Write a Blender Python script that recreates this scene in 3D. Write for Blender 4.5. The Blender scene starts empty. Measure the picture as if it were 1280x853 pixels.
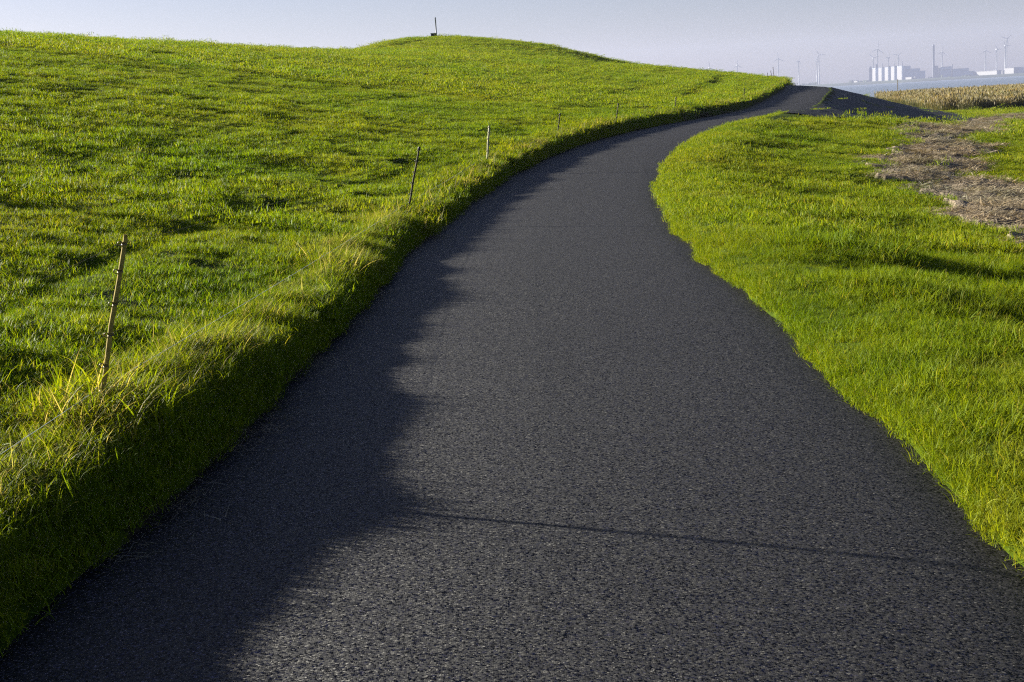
import bpy, bmesh, math, random
import numpy as np
from mathutils import Vector, Matrix

random.seed(7)
RNG = np.random.default_rng(11)
SC = bpy.context.scene
COL = SC.collection
R = math.radians

# ------------------------------------------------------------------ camera
F, CX, CY = 1600.0, 640.0, 426.5
ROLL = math.atan(0.056)
HY = 129.5
PITCH = math.atan((CY - HY) * math.cos(ROLL) / F)
EYE = 1.65


def ray(px, py):
    """direction of a sight line through a photograph pixel (1280 wide)"""
    x, y = px - CX, py - CY
    cr, sr = math.cos(ROLL), math.sin(ROLL)
    X, Y = x * cr - y * sr, x * sr + y * cr
    c, s = math.cos(PITCH), math.sin(PITCH)
    u, v = X / F, -Y / F
    return np.array([u, c + v * s, -s + v * c])


def at_range(px, py, dist):
    d = ray(px, py)
    d = d / math.hypot(d[0], d[1]) * dist
    return np.array([d[0], d[1], EYE + d[2]])


def horizon_y(px):
    lo, hi = 0.0, 300.0
    for _ in range(40):
        m = (lo + hi) / 2
        if ray(px, m)[2] > 0:
            lo = m
        else:
            hi = m
    return lo


cam_d = bpy.data.cameras.new('camera')
cam = bpy.data.objects.new('camera', cam_d)
COL.objects.link(cam)
cam_d.sensor_width = 36
cam_d.lens = 36 * F / 1280
cam_d.clip_start = 0.05
cam_d.clip_end = 40000
c_, s_ = math.cos(PITCH), math.sin(PITCH)
fwd = Vector((0, c_, -s_))
up0 = Vector((0, s_, c_))
rt0 = Vector((1, 0, 0))
cr_, sr_ = math.cos(ROLL), math.sin(ROLL)
rt = rt0 * cr_ - up0 * sr_      # picture's right leans below the level, so the horizon climbs to the right
up = up0 * cr_ + rt0 * sr_
M = Matrix((rt, up, -fwd)).transposed().to_4x4()
M.translation = Vector((0, 0, EYE))
cam.matrix_world = M
SC.camera = cam


# ------------------------------------------------------------------ noise
def _hash(ix, iy, seed):
    h = (ix.astype(np.int64) * 374761393 + iy.astype(np.int64) * 668265263 + seed * 982451653) & 0xFFFFFFFF
    h = ((h ^ (h >> 13)) * 1274126177) & 0xFFFFFFFF
    h = (h ^ (h >> 16)) & 0xFFFF
    return h / 65535.0 * 2 - 1


def vnoise(x, y, scale, seed=0):
    x = x / scale
    y = y / scale
    ix, iy = np.floor(x), np.floor(y)
    fx, fy = x - ix, y - iy
    fx = fx * fx * fx * (fx * (fx * 6 - 15) + 10)
    fy = fy * fy * fy * (fy * (fy * 6 - 15) + 10)
    a = _hash(ix, iy, seed); b = _hash(ix + 1, iy, seed)
    c = _hash(ix, iy + 1, seed); d = _hash(ix + 1, iy + 1, seed)
    return (a * (1 - fx) + b * fx) * (1 - fy) + (c * (1 - fx) + d * fx) * fy


def fbm(x, y, scale, seed=0, octv=3, gain=0.5):
    t, a = 0, 1.0
    for o in range(octv):
        t = t + a * vnoise(x * 0.8 - y * 0.6, x * 0.6 + y * 0.8, scale, seed + o * 17)
        x, y = x + 13.7, y - 7.3
        scale *= 0.5
        a *= gain
    return t


def sstep(a, b, x):
    t = np.clip((x - a) / (b - a), 0, 1)
    return t * t * (3 - 2 * t)


# ------------------------------------------------------------------ road line (plan, heights)
K = np.array([-8, 0, 3, 6, 9, 12, 16, 20, 25, 30, 36, 42, 50, 58, 66, 74, 82, 90, 100, 112, 220.])
HD = np.radians([6.5, 6.5, 3.9, 2.2, 2.0, 2.4, 4.4, 7.5, 11.6, 14.6, 19.7, 23.0, 21.0, 16.5, 15.1, 15.4, 15.3, 14.1, 13.9, 14.0, 14.0])
ZK = np.array([-8, 0, 6, 9, 12, 16, 20, 25, 30, 36, 42, 50, 58, 66, 74, 82, 90, 97, 102, 106, 110, 120, 140, 220.])
ZZ = np.array([.03, .03, .02, .05, .06, .06, .12, .27, .43, .58, .68, .76, .86, 1.01, 1.2, 1.4, 1.62, 1.80, 1.88, 1.84, 1.6, .7, -.6, -1.0])
W = 3.17
S = np.arange(-8, 200, 0.4)
_th = np.interp(S, K, HD)
_k = np.ones(7) / 7
_th = np.convolve(np.pad(_th, 3, mode='edge'), _k, 'valid')
SZ = np.interp(S, ZK, ZZ)
SZ = np.convolve(np.pad(SZ, 3, mode='edge'), _k, 'valid')
ds = 0.4
SX = np.concatenate([[0], np.cumsum((np.sin(_th)[1:] + np.sin(_th)[:-1]) / 2 * ds)])
SY = np.concatenate([[0], np.cumsum((np.cos(_th)[1:] + np.cos(_th)[:-1]) / 2 * ds)])
i0 = int(round(8 / 0.4))
SX = SX - SX[i0] - 0.235
SY = SY - SY[i0] + 2.0
NX, NY = np.cos(_th), -np.sin(_th)      # towards the road's right


def crossfall(s):
    """the road tips towards the sea where it climbs over the crest"""
    return 0.34 * sstep(72, 98, s)


def road_sd(x, y):
    """arc length along the road and signed offset to its right"""
    s_out = np.empty(len(x)); d_out = np.empty(len(x))
    for a in range(0, len(x), 20000):
        xx, yy = x[a:a + 20000], y[a:a + 20000]
        D = (xx[:, None] - SX[None]) ** 2 + (yy[:, None] - SY[None]) ** 2
        i = D.argmin(1)
        dx, dy = xx - SX[i], yy - SY[i]
        tx, ty = -NY[i], NX[i]
        along = dx * tx + dy * ty
        d_out[a:a + 20000] = dx * NX[i] + dy * NY[i]
        s_out[a:a + 20000] = S[i] + along
    return s_out, d_out


def half_w(s, side):
    """road half width with a slightly ragged edge"""
    return W / 2 + (0.14 * (1 - sstep(6.0, 10.5, s)) if side > 0 else 0.10 * (1 - sstep(1.0, 4.5, s))) + 0.035 * vnoise(s, s * 0 + side * 9.1, 1.3, 5) + 0.02 * vnoise(s, s * 0 + side * 5.7, 0.35, 6)


# ------------------------------------------------------------------ dike crest line
SKY_PX = np.array([-900, -500, -200, 0, 100, 200, 300, 400, 440, 460, 480, 500, 520, 545, 580, 610, 650, 700, 750, 800, 850, 900, 950, 970, 983.])
SKY_PY = np.array([0, 14, 30, 41, 48, 53, 60, 64.5, 65, 60, 54, 49.5, 46.5, 45, 44, 46, 51, 59, 69, 79, 86, 92, 97, 98, 103.])
SKY_R = np.array([44, 52, 64, 72, 75, 78, 82, 86, 91, 97, 103, 108, 111, 114, 117, 120, 122, 127, 132, 135, 134, 128, 119, 114, 108.])
CR_PTS = []
for px in np.concatenate([np.linspace(-900, 430, 45), np.linspace(440, 983, 60)]):
    CR_PTS.append(at_range(px, np.interp(px, SKY_PX, SKY_PY), np.interp(px, SKY_PX, SKY_R)))
CR_PTS = np.array(CR_PTS)
b0 = CR_PTS[0]
back = np.array([[b0[0] - 1, b0[1] - k * 4.0, b0[2] * 1.0] for k in range(14, 0, -1)])
CR = np.concatenate([back, CR_PTS])
CR_ADJ = np.zeros(len(CR))


def inside_poly(x, y, P):
    r = np.zeros(len(x), bool)
    n = len(P)
    for i in range(n):
        x1, y1 = P[i]; x2, y2 = P[(i + 1) % n]
        if y1 == y2:
            continue
        c = ((y1 > y) != (y2 > y)) & (x < (x2 - x1) * (y - y1) / (y2 - y1) + x1)
        r ^= c
    return r


_m = (S < 106)
FRONT = np.concatenate([CR[:, :2], np.stack([SX[_m], SY[_m]], 1)[::-1]])

FORE = -1.2      # level of the foreland on the sea side
WATER_Z = -1.75


def fields(x, y):
    s, d = road_sd(x, y)
    return s, d


GROOVES = []


def groove(x, y):
    g = np.zeros(len(x))
    for P, wd, dp in GROOVES:
        for a, b in zip(P[:-1], P[1:]):
            ab = b - a
            t = np.clip(((x - a[0]) * ab[0] + (y - a[1]) * ab[1]) / (ab @ ab), 0, 1)
            dd = np.hypot(x - a[0] - t * ab[0], y - a[1] - t * ab[1])
            g = np.minimum(g, -dp * (1 - sstep(0, wd, dd)))
    return g


def height(x, y, sd=None, detail=True):
    s, d = sd if sd is not None else road_sd(x, y)
    zr = np.interp(s, S, SZ)
    hl, hr = half_w(s, -1), half_w(s, 1)
    z = np.empty(len(x))
    dl = -d - hl      # distance out from the left edge
    dr = d - hr
    # ---- left side
    zc = np.empty(len(x)); dc = np.empty(len(x))
    for a in range(0, len(x), 20000):
        D = np.sqrt((x[a:a + 20000, None] - CR[None, :, 0]) ** 2 + (y[a:a + 20000, None] - CR[None, :, 1]) ** 2)
        mn = D.min(1)
        w = np.exp(-(D - mn[:, None]) / 7.0)
        zc[a:a + 20000] = (w * (CR[:, 2] + CR_ADJ)[None]).sum(1) / w.sum(1)
        dc[a:a + 20000] = mn
    dlp = np.maximum(dl, 0)
    bank = 0.19 + 0.10 * (1 - sstep(3.5, 8.5, s)) + 0.04 * sstep(14, 22, s) + 0.022 * vnoise(s, s * 0, 2.3, 31) + 0.10 * sstep(18, 40, s)
    lip = bank * sstep(-0.04, 0.15, dl) 
    t = dlp / (dlp + dc + 1e-6)
    g = 0.82 * t + 0.98 * t * t - 0.80 * t ** 3
    z0 = zr + lip
    front = inside_poly(x, y, FRONT)
    zl_in = z0 + (zc - z0) * g
    zl_out = np.maximum(zc - 0.22 * dc, -2.0)
    zl = np.where(front, zl_in, zl_out)
    zl = np.where(dl < 0.6, z0 + (zc - z0) * g, zl)
    # ---- right side
    far = sstep(44, 64, s)
    slope = 0.155 * (1 - far) + (0.38 - 0.07 * sstep(80, 96, s)) * far
    drp = np.maximum(dr, 0)
    hump = (0.07 * sstep(0, 0.5, drp) - 0.07 * sstep(0.6, 2.5, drp)) * (1 - far)
    fall = slope * np.maximum(drp - 0.45 * (1 - far), 0)
    zr0 = zr
    zr = zr - crossfall(s)
    drop = zr - FORE
    k = 0.5
    zr_side = FORE + np.logaddexp(0, (drop - fall) / k) * k + hump + 0.02 * sstep(0, 0.12, drp)
    zr_side = np.minimum(zr_side, zr + 0.09)
    zright = zr_side
    if detail:
        rr = np.hypot(x, y)
        a_l = sstep(0.15, 1.5, dl)
        tuss = fbm(x, y, 1.1, 3, 2, 0.5) * 0.014 + fbm(x, y, 0.34, 9, 2, 0.5) * 0.026
        pock = -0.065 * sstep(0.42, 0.75, vnoise(x * 0.8 - y * 0.6, x * 0.6 + y * 0.8, 0.42, 57)) * sstep(-0.35, 0.35, vnoise(x, y, 3.5, 58))
        terr = 0.02 * vnoise(dl, s * 0.12, 0.8, 41)
        swell = 0.06 * vnoise(x, y, 9.0, 77) * sstep(2, 9, dl) * (1 - sstep(0, 1, t - 0.0) * 0.6)
        edge_fade = sstep(0.0, 6.0, dc)
        zl = zl + a_l * ((tuss + pock) + terr * edge_fade + swell * edge_fade)
        if GROOVES: zl = zl + groove(x, y)
        a_r = sstep(0.1, 1.2, dr) * (1 - 0.75 * far)
        hump2 = (0.055 * vnoise(x, y, 2.6, 21) + 0.035 * vnoise(x, y, 1.1, 22)) * (1 - sstep(3, 8, dr) * 0.8)
        zright = zright + a_r * (hump2 + 0.7 * tuss + 0.6 * pock)
    z = np.where(d < 0, zl, zright)
    # under the road
    on = np.where(d < 0, dl < 0.0, dr < 0.0)
    z = np.where(on, zr0 - crossfall(s) * np.clip(d / W + 0.5, 0, 1) - 0.05 * sstep(0.0, 0.06, np.where(d < 0, -dl, -dr)), z)
    # beyond the foreland the ground goes under water
    rr = np.hypot(x, y)
    z = z - 2.2 * sstep(262, 300, rr)
    return z


# match the skyline: lift or lower the crest where the built hill stands off the photographed one
def fit_crest():
    for it in range(3):
        for j in range(len(back), len(CR)):
            az = math.atan2(CR[j, 0], CR[j, 1])
            el = (CR[j, 2] - EYE) / math.hypot(CR[j, 0], CR[j, 1])
            r = np.linspace(30, 150, 160)
            zz = height(r * math.sin(az), r * math.cos(az), detail=False)
            e = ((zz - EYE) / r).max()
            CR_ADJ[j] += np.clip((el - 0.0006 - e) * math.hypot(CR[j, 0], CR[j, 1]), -1, 1) * 0.8
        CR_ADJ[len(back):] = np.convolve(np.pad(CR_ADJ[len(back):], 2, mode='edge'), np.ones(5) / 5, 'valid')
fit_crest()


def ground_hit(px, py, rmin=2.0, rmax=400.0, n=6000):
    d = ray(px, py)
    d = d / math.hypot(d[0], d[1])
    r = np.geomspace(rmin, rmax, n)
    X, Y, Z = d[0] * r, d[1] * r, EYE + d[2] * r
    h = height(X, Y)
    i = np.argmax(Z < h)
    if Z[i] >= h[i]:
        i = n - 1
    return np.array([X[i], Y[i], h[i]])


for pxs, wd, dp in ((((899, 95.5), (893, 100), (882, 106), (866, 113), (852, 121)), 0.7, 0.45),
                    (((453, 66), (466, 62.5), (482, 58.5), (505, 54), (524, 51.5)), 0.6, 0.35),
                    (((825, 104), (800, 110), (775, 116), (758, 119)), 0.6, 0.2),
                    (((-40, 404), (0, 384), (75, 346), (150, 313), (235, 286), (320, 263), (420, 236), (520, 208)), 0.22, 0.045),
                    (((274, 228), (281, 246), (283, 262)), 0.3, 0.09)):
    GROOVES.append((np.array([ground_hit(px, py)[:2] for px, py in pxs]), wd, dp))
# ------------------------------------------------------------------ object helpers
def link(o):
    COL.objects.link(o)
    return o


def tag(o, label=None, cat=None, group=None, kind=None):
    if label: o['label'] = label
    if cat: o['category'] = cat
    if group: o['group'] = group
    if kind: o['kind'] = kind
    return o


def empty(name, loc, label, cat, group=None):
    o = bpy.data.objects.new(name, None)
    o.empty_display_size = 0.2
    o.location = Vector(loc)
    link(o)
    return tag(o, label, cat, group)


def mesh_np(name, V, Fc, mat=None, smooth=True, parent=None):
    me = bpy.data.meshes.new(name)
    V = np.asarray(V, np.float32); Fc = np.asarray(Fc, np.int32)
    k = Fc.shape[1]
    me.vertices.add(len(V)); me.vertices.foreach_set('co', V.ravel())
    me.loops.add(Fc.size); me.loops.foreach_set('vertex_index', Fc.ravel())
    me.polygons.add(len(Fc))
    me.polygons.foreach_set('loop_start', np.arange(0, Fc.size, k, dtype=np.int32))
    if smooth:
        me.polygons.foreach_set('use_smooth', np.ones(len(Fc), bool))
    me.update(calc_edges=True)
    if mat: me.materials.append(mat)
    o = bpy.data.objects.new(name, me)
    if parent: o.parent = parent
    return o


def attr(me, name, vals, dom='POINT', typ='FLOAT'):
    a = me.attributes.new(name, typ, dom)
    a.data.foreach_set('value' if typ in ('FLOAT', 'INT') else 'vector', np.asarray(vals).ravel())


def bm_obj(name, bm, mat, parent=None, smooth=False):
    me = bpy.data.meshes.new(name)
    bm.normal_update()
    bm.to_mesh(me); bm.free()
    if smooth:
        for p in me.polygons: p.use_smooth = True
    if mat: me.materials.append(mat)
    o = bpy.data.objects.new(name, me)
    if parent: o.parent = parent
    return link(o)


def add_box(bm, x0, x1, y0, y1, z0, z1, bevel=0):
    g = bmesh.ops.create_cube(bm, size=1)
    bmesh.ops.scale(bm, vec=(x1 - x0, y1 - y0, z1 - z0), verts=g['verts'])
    bmesh.ops.translate(bm, vec=((x0 + x1) / 2, (y0 + y1) / 2, (z0 + z1) / 2), verts=g['verts'])
    if bevel:
        es = list({e for v in g['verts'] for e in v.link_edges})
        bmesh.ops.bevel(bm, geom=es, offset=bevel, segments=2, affect='EDGES')


def add_tube(bm, pts, rads, n=8, cap=True):
    rings = []
    for i, p in enumerate(pts):
        p = Vector(p)
        a = Vector(pts[max(i - 1, 0)]); b = Vector(pts[min(i + 1, len(pts) - 1)])
        t = (b - a).normalized()
        ref = Vector((0, 0, 1)) if abs(t.z) < 0.9 else Vector((0, 1, 0))
        u = t.cross(ref).normalized(); v = t.cross(u)
        r = rads[i] if hasattr(rads, '__len__') else rads
        rings.append([bm.verts.new(p + (u * math.cos(2 * math.pi * k / n) + v * math.sin(2 * math.pi * k / n)) * r) for k in range(n)])
    for a, b in zip(rings[:-1], rings[1:]):
        for k in range(n):
            bm.faces.new((a[k], a[(k + 1) % n], b[(k + 1) % n], b[k]))
    if cap:
        bm.faces.new(rings[0]); bm.faces.new(rings[-1][::-1])


# ------------------------------------------------------------------ materials
def new_mat(name):
    m = bpy.data.materials.new(name)
    m.use_nodes = True
    nt = m.node_tree
    nt.nodes.clear()
    out = nt.nodes.new('ShaderNodeOutputMaterial')
    return m, nt, out


def N(nt, t, **kw):
    n = nt.nodes.new(t)
    for k, v in kw.items():
        if k in n.inputs and not hasattr(n, k):
            n.inputs[k].default_value = v
        else:
            setattr(n, k, v)
    return n


def noise(nt, scale, detail=3, vec=None, rough=0.55):
    n = nt.nodes.new('ShaderNodeTexNoise')
    n.inputs['Scale'].default_value = scale
    n.inputs['Detail'].default_value = detail
    n.inputs['Roughness'].default_value = rough
    if vec is not None: nt.links.new(vec, n.inputs['Vector'])
    return n


def ramp(nt, fac, stops):
    r = nt.nodes.new('ShaderNodeValToRGB')
    e = r.color_ramp.elements
    while len(e) < len(stops): e.new(0.5)
    for el, (p, c) in zip(e, stops):
        el.position = p
        el.color = (*c, 1) if len(c) == 3 else c
    nt.links.new(fac, r.inputs['Fac'])
    return r


def mix(nt, fac, a, b, mode='MIX'):
    n = nt.nodes.new('ShaderNodeMix')
    n.data_type = 'RGBA'
    n.blend_type = mode
    if isinstance(fac, (int, float)): n.inputs[0].default_value = fac
    else: nt.links.new(fac, n.inputs[0])
    for i, v in ((6, a), (7, b)):
        if isinstance(v, tuple): n.inputs[i].default_value = (*v, 1)
        else: nt.links.new(v, n.inputs[i])
    return n.outputs[2]


def simple_mat(name, col, rough=0.7, var=0.15, scale=8.0, spec=0.3):
    m, nt, out = new_mat(name)
    b = N(nt, 'ShaderNodeBsdfPrincipled')
    tc = N(nt, 'ShaderNodeTexCoord')
    n = noise(nt, scale, 4, tc.outputs['Object'])
    r = ramp(nt, n.outputs['Fac'], [(0.3, tuple(c * (1 - var) for c in col)), (0.7, tuple(min(c * (1 + var), 1) for c in col))])
    nt.links.new(r.outputs['Color'], b.inputs['Base Color'])
    b.inputs['Roughness'].default_value = rough
    b.inputs['Specular IOR Level'].default_value = spec
    nt.links.new(b.outputs['BSDF'], out.inputs['Surface'])
    return m


def grass_mat(name, dark, mid, light, dry, transl=0.45, rough=0.55):
    """blade colour from a per-blade random value, slow patches over the field"""
    m, nt, out = new_mat(name)
    a = N(nt, 'ShaderNodeAttribute', attribute_name='tint')
    geo = N(nt, 'ShaderNodeNewGeometry')
    big = noise(nt, 0.22, 3, geo.outputs['Position'])
    sm = noise(nt, 1.7, 3, geo.outputs['Position'])
    c = ramp(nt, a.outputs['Fac'], [(0.0, dark), (0.45, mid), (0.88, light), (0.97, dry)])
    br = ramp(nt, big.outputs['Fac'], [(0.32, (0.80, 0.92, 0.85)), (0.5, (1, 1, 1)), (0.70, (1.18, 1.05, 0.9))])
    sr = ramp(nt, sm.outputs['Fac'], [(0.3, (0.8, 0.86, 0.85)), (0.7, (1.15, 1.1, 1.0))])
    c2 = mix(nt, 1.0, c.outputs['Color'], br.outputs['Color'], 'MULTIPLY')
    c3 = mix(nt, 1.0, c2, sr.outputs['Color'], 'MULTIPLY')
    pt = noise(nt, 0.8, 4, geo.outputs['Position'])
    ptr = ramp(nt, pt.outputs['Fac'], [(0.56, (0, 0, 0)), (0.74, (.45, .45, .45))])
    c3 = mix(nt, ptr.outputs['Color'], c3, dry)
    d = N(nt, 'ShaderNodeBsdfPrincipled')
    d.inputs['Roughness'].default_value = rough
    d.inputs['Specular IOR Level'].default_value = 0.09
    nt.links.new(c3, d.inputs['Base Color'])
    t = N(nt, 'ShaderNodeBsdfTranslucent')
    c4 = mix(nt, 1.0, c3, (1.25, 1.12, 0.5), 'MULTIPLY')
    nt.links.new(c4, t.inputs['Color'])
    x = N(nt, 'ShaderNodeMixShader')
    x.inputs[0].default_value = transl
    nt.links.new(d.outputs[0], x.inputs[1]); nt.links.new(t.outputs[0], x.inputs[2])
    nt.links.new(x.outputs[0], out.inputs['Surface'])
    return m


MAT_PASTURE = grass_mat('pasture_blades', (0.060, 0.122, 0.003), (0.142, 0.214, 0.005), (0.236, 0.296, 0.009), (0.26, 0.25, 0.04))
MAT_VERGE = grass_mat('verge_blades', (0.070, 0.118, 0.003), (0.142, 0.204, 0.006), (0.228, 0.275, 0.012), (0.29, 0.27, 0.045))
MAT_BANK = grass_mat('bank_blades', (0.064, 0.112, 0.003), (0.142, 0.198, 0.005), (0.235, 0.270, 0.010), (0.32, 0.29, 0.14), 0.55)
MAT_STRAW = grass_mat('straw', (0.12, 0.092, 0.060), (0.24, 0.19, 0.13), (0.35, 0.29, 0.205), (0.46, 0.40, 0.30), 0.15, 0.6)
MAT_REED = grass_mat('reed_blades', (0.044, 0.056, 0.014), (0.110, 0.106, 0.038), (0.19, 0.165, 0.10), (0.32, 0.275, 0.205), 0.3, 0.6)


def ground_material():
    m, nt, out = new_mat('grassland_soil')
    b = N(nt, 'ShaderNodeBsdfPrincipled')
    geo = N(nt, 'ShaderNodeNewGeometry')
    pos = geo.outputs['Position']
    n1 = noise(nt, 0.25, 4, pos); n2 = noise(nt, 2.2, 4, pos); n3 = noise(nt, 22, 3, pos)
    base = ramp(nt, n2.outputs['Fac'], [(0.3, (0.020, 0.034, 0.003)), (0.55, (0.040, 0.062, 0.004)), (0.75, (0.065, 0.085, 0.005))])
    fine = ramp(nt, n3.outputs['Fac'], [(0.3, (0.65, 0.7, 0.7)), (0.7, (1.3, 1.25, 1.1))])
    c = mix(nt, 1.0, base.outputs['Color'], fine.outputs['Color'], 'MULTIPLY')
    soilc = ramp(nt, n3.outputs['Fac'], [(0.3, (0.010, 0.009, 0.006)), (0.7, (0.032, 0.026, 0.017))])
    so = N(nt, 'ShaderNodeAttribute', attribute_name='soil')
    c = mix(nt, so.outputs['Fac'], c, soilc.outputs['Color'])
    li = N(nt, 'ShaderNodeAttribute', attribute_name='litter')
    litc = ramp(nt, n3.outputs['Fac'], [(0.3, (0.10, 0.077, 0.053)), (0.55, (0.24, 0.195, 0.14)), (0.8, (0.38, 0.32, 0.24))])
    c = mix(nt, li.outputs['Fac'], c, litc.outputs['Color'])
    nt.links.new(c, b.inputs['Base Color'])
    b.inputs['Roughness'].default_value = 0.95
    b.inputs['Specular IOR Level'].default_value = 0.05
    bp = N(nt, 'ShaderNodeBump')
    bp.inputs['Strength'].default_value = 0.8
    bp.inputs['Distance'].default_value = 0.03
    nt.links.new(n3.outputs['Fac'], bp.inputs['Height'])
    nt.links.new(bp.outputs[0], b.inputs['Normal'])
    nt.links.new(b.outputs[0], out.inputs['Surface'])
    return m


def asphalt_material(name, dark=1.0, moss=False):
    m, nt, out = new_mat(name)
    b = N(nt, 'ShaderNodeBsdfPrincipled')
    geo = N(nt, 'ShaderNodeNewGeometry')
    pos = geo.outputs['Position']
    mp = N(nt, 'ShaderNodeMapping'); mp.inputs['Scale'].default_value = (1, 1, 0.2)
    nt.links.new(pos, mp.inputs['Vector'])
    vo = N(nt, 'ShaderNodeTexVoronoi'); vo.inputs['Scale'].default_value = 155
    nt.links.new(mp.outputs[0], vo.inputs['Vector'])
    vo2 = N(nt, 'ShaderNodeTexVoronoi'); vo2.inputs['Scale'].default_value = 230
    nt.links.new(mp.outputs[0], vo2.inputs['Vector'])
    sep = N(nt, 'ShaderNodeSeparateColor')
    nt.links.new(vo.outputs['Color'], sep.inputs[0])
    k = dark
    chips = ramp(nt, sep.outputs[0], [(p_, (v_ * k, v_ * k * .97, v_ * k * 1.04)) for p_, v_ in
                                      ((0.0, .10), (0.40, .28), (0.62, .70), (0.78, 1.6), (0.90, 3.6), (0.97, 11.0))])
    sep2 = N(nt, 'ShaderNodeSeparateColor'); nt.links.new(vo2.outputs['Color'], sep2.inputs[0])
    fine = ramp(nt, sep2.outputs[1], [(0.0, (.7, .7, .71)), (0.7, (1.1, 1.08, 1.08)), (1.0, (1.35, 1.33, 1.3))])
    c = mix(nt, 1.0, chips.outputs['Color'], fine.outputs['Color'], 'MULTIPLY')
    big = noise(nt, 0.5, 4, pos)
    bigr = ramp(nt, big.outputs['Fac'], [(0.3, (.86, .86, .88)), (0.7, (1.14, 1.12, 1.1))])
    c = mix(nt, 1.0, c, bigr.outputs['Color'], 'MULTIPLY')
    for sc_, lo_, hi_ in ((62.0, .55, 1.5), (26.0, .74, 1.28)):
        gr = noise(nt, sc_, 2, pos, 0.6)
        grr = ramp(nt, gr.outputs['Fac'], [(0.33, (lo_, lo_, lo_)), (0.67, (hi_, hi_, hi_))])
        c = mix(nt, 1.0, c, grr.outputs['Color'], 'MULTIPLY')
    c = mix(nt, 1.0, c, (1.0, 0.885, 1.22), 'MULTIPLY')
    mo1 = noise(nt, 4.0, 5, pos, 0.6)
    mo1r = ramp(nt, mo1.outputs['Fac'], [(0.3, (.84, .83, .85)), (0.7, (1.14, 1.13, 1.12))])
    c = mix(nt, 1.0, c, mo1r.outputs['Color'], 'MULTIPLY')
    uv = N(nt, 'ShaderNodeUVMap'); uv.uv_map = 'UVMap'
    if not moss:
        # wheel tracks worn a little smoother and paler, binder-dark middle
        sx = N(nt, 'ShaderNodeSeparateXYZ'); nt.links.new(uv.outputs[0], sx.inputs[0])
        tr = ramp(nt, sx.outputs[0], [(0.0, (.80, .80, .80)), (0.12, (.95, .95, .95)), (0.27, (1.15, 1.15, 1.15)), (0.5, (.88, .88, .89)), (0.73, (1.15, 1.15, 1.15)), (0.9, (.96, .96, .96)), (1.0, (.8, .79, .77))])
        c = mix(nt, 1.0, c, tr.outputs['Color'], 'MULTIPLY')
    else:
        mo = noise(nt, 0.55, 6, pos, 0.7)
        mr = ramp(nt, mo.outputs['Fac'], [(0.56, (0, 0, 0)), (0.64, (1, 1, 1))])
        c = mix(nt, mr.outputs['Color'], c, (.045, .06, .012))
    nt.links.new(c, b.inputs['Base Color'])
    b.inputs['Roughness'].default_value = 0.68
    b.inputs['Specular IOR Level'].default_value = 0.28
    bp = N(nt, 'ShaderNodeBump'); bp.inputs['Strength'].default_value = 0.3; bp.inputs['Distance'].default_value = 0.005
    inv = N(nt, 'ShaderNodeMath', operation='SUBTRACT'); inv.inputs[0].default_value = 1.0
    nt.links.new(vo.outputs['Distance'], inv.inputs[1])
    ad = N(nt, 'ShaderNodeMath', operation='MULTIPLY_ADD'); ad.inputs[1].default_value = 0.9
    nt.links.new(sep.outputs[2], ad.inputs[0]); nt.links.new(inv.outputs[0], ad.inputs[2])
    nt.links.new(ad.outputs[0], bp.inputs['Height'])
    sb = N(nt, 'ShaderNodeVectorMath', operation='SUBTRACT'); nt.links.new(vo.outputs['Color'], sb.inputs[0]); sb.inputs[1].default_value = (.5, .5, .5)
    sc = N(nt, 'ShaderNodeVectorMath', operation='SCALE'); nt.links.new(sb.outputs[0], sc.inputs[0]); sc.inputs['Scale'].default_value = 1.15
    av = N(nt, 'ShaderNodeVectorMath', operation='ADD'); nt.links.new(bp.outputs[0], av.inputs[0]); nt.links.new(sc.outputs[0], av.inputs[1])
    nm = N(nt, 'ShaderNodeVectorMath', operation='NORMALIZE'); nt.links.new(av.outputs[0], nm.inputs[0])
    nt.links.new(nm.outputs[0], b.inputs['Normal'])
    nt.links.new(b.outputs[0], out.inputs['Surface'])
    return m


MAT_GROUND = ground_material()
MAT_ROAD = asphalt_material('road_asphalt', 0.0062)
MAT_REVET = asphalt_material('revetment_asphalt', 0.0085, True)

# ------------------------------------------------------------------ plan outlines
LP = np.array([(240, 250), (330, 240), (480, 228), (600, 215), (640, 192), (740, 187), (1300, 150), (1300, 212), (760, 222), (770, 250), (690, 285), (560, 300),
               (545, 338), (700, 345), (690, 365), (600, 400), (550, 450), (490, 480), (600, 500), (853, 522), (1600, 560), (1600, 1180), (853, 838), (790, 812), (640, 770),
               (480, 715), (455, 660), (330, 590), (270, 550), (380, 540), (380, 515), (200, 505), (110, 480), (40, 430), (170, 390), (200, 360)], float) / 4.265 + np.array([1080, 100])
LP[:, 1] += np.where(LP[:, 1] > 205, 9, np.where(LP[:, 1] > 160, 3, 0))
LP[:, 0] -= np.where(LP[:, 0] < 1190, 8, 0)
LITTER = np.array([ground_hit(px, py)[:2] for px, py in LP])
_lx0, _ly0 = LITTER.min(0); _lx1, _ly1 = LITTER.max(0)


def litter_mask(x, y):
    w1 = 0.4 * vnoise(x, y, 1.6, 91) + 0.3 * vnoise(x, y, 0.5, 92)
    w2 = 0.4 * vnoise(x, y, 1.6, 93) + 0.3 * vnoise(x, y, 0.5, 94)
    return inside_poly(x + w1, y + w2 * 1.5, LITTER)


_rp = np.array([ground_hit(px, py)[:2] for px, py in ((1000, 148), (1030, 147), (1050, 148), (1080, 150), (1115, 154), (1150, 155), (1190, 153))])
_rs, _rd = road_sd(_rp[:, 0], _rp[:, 1])
_o = np.argsort(_rd)
REV_D, REV_S = _rd[_o] - W / 2, _rs[_o]
print('revetment edge', np.round(REV_D, 1), np.round(REV_S, 1))


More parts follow.
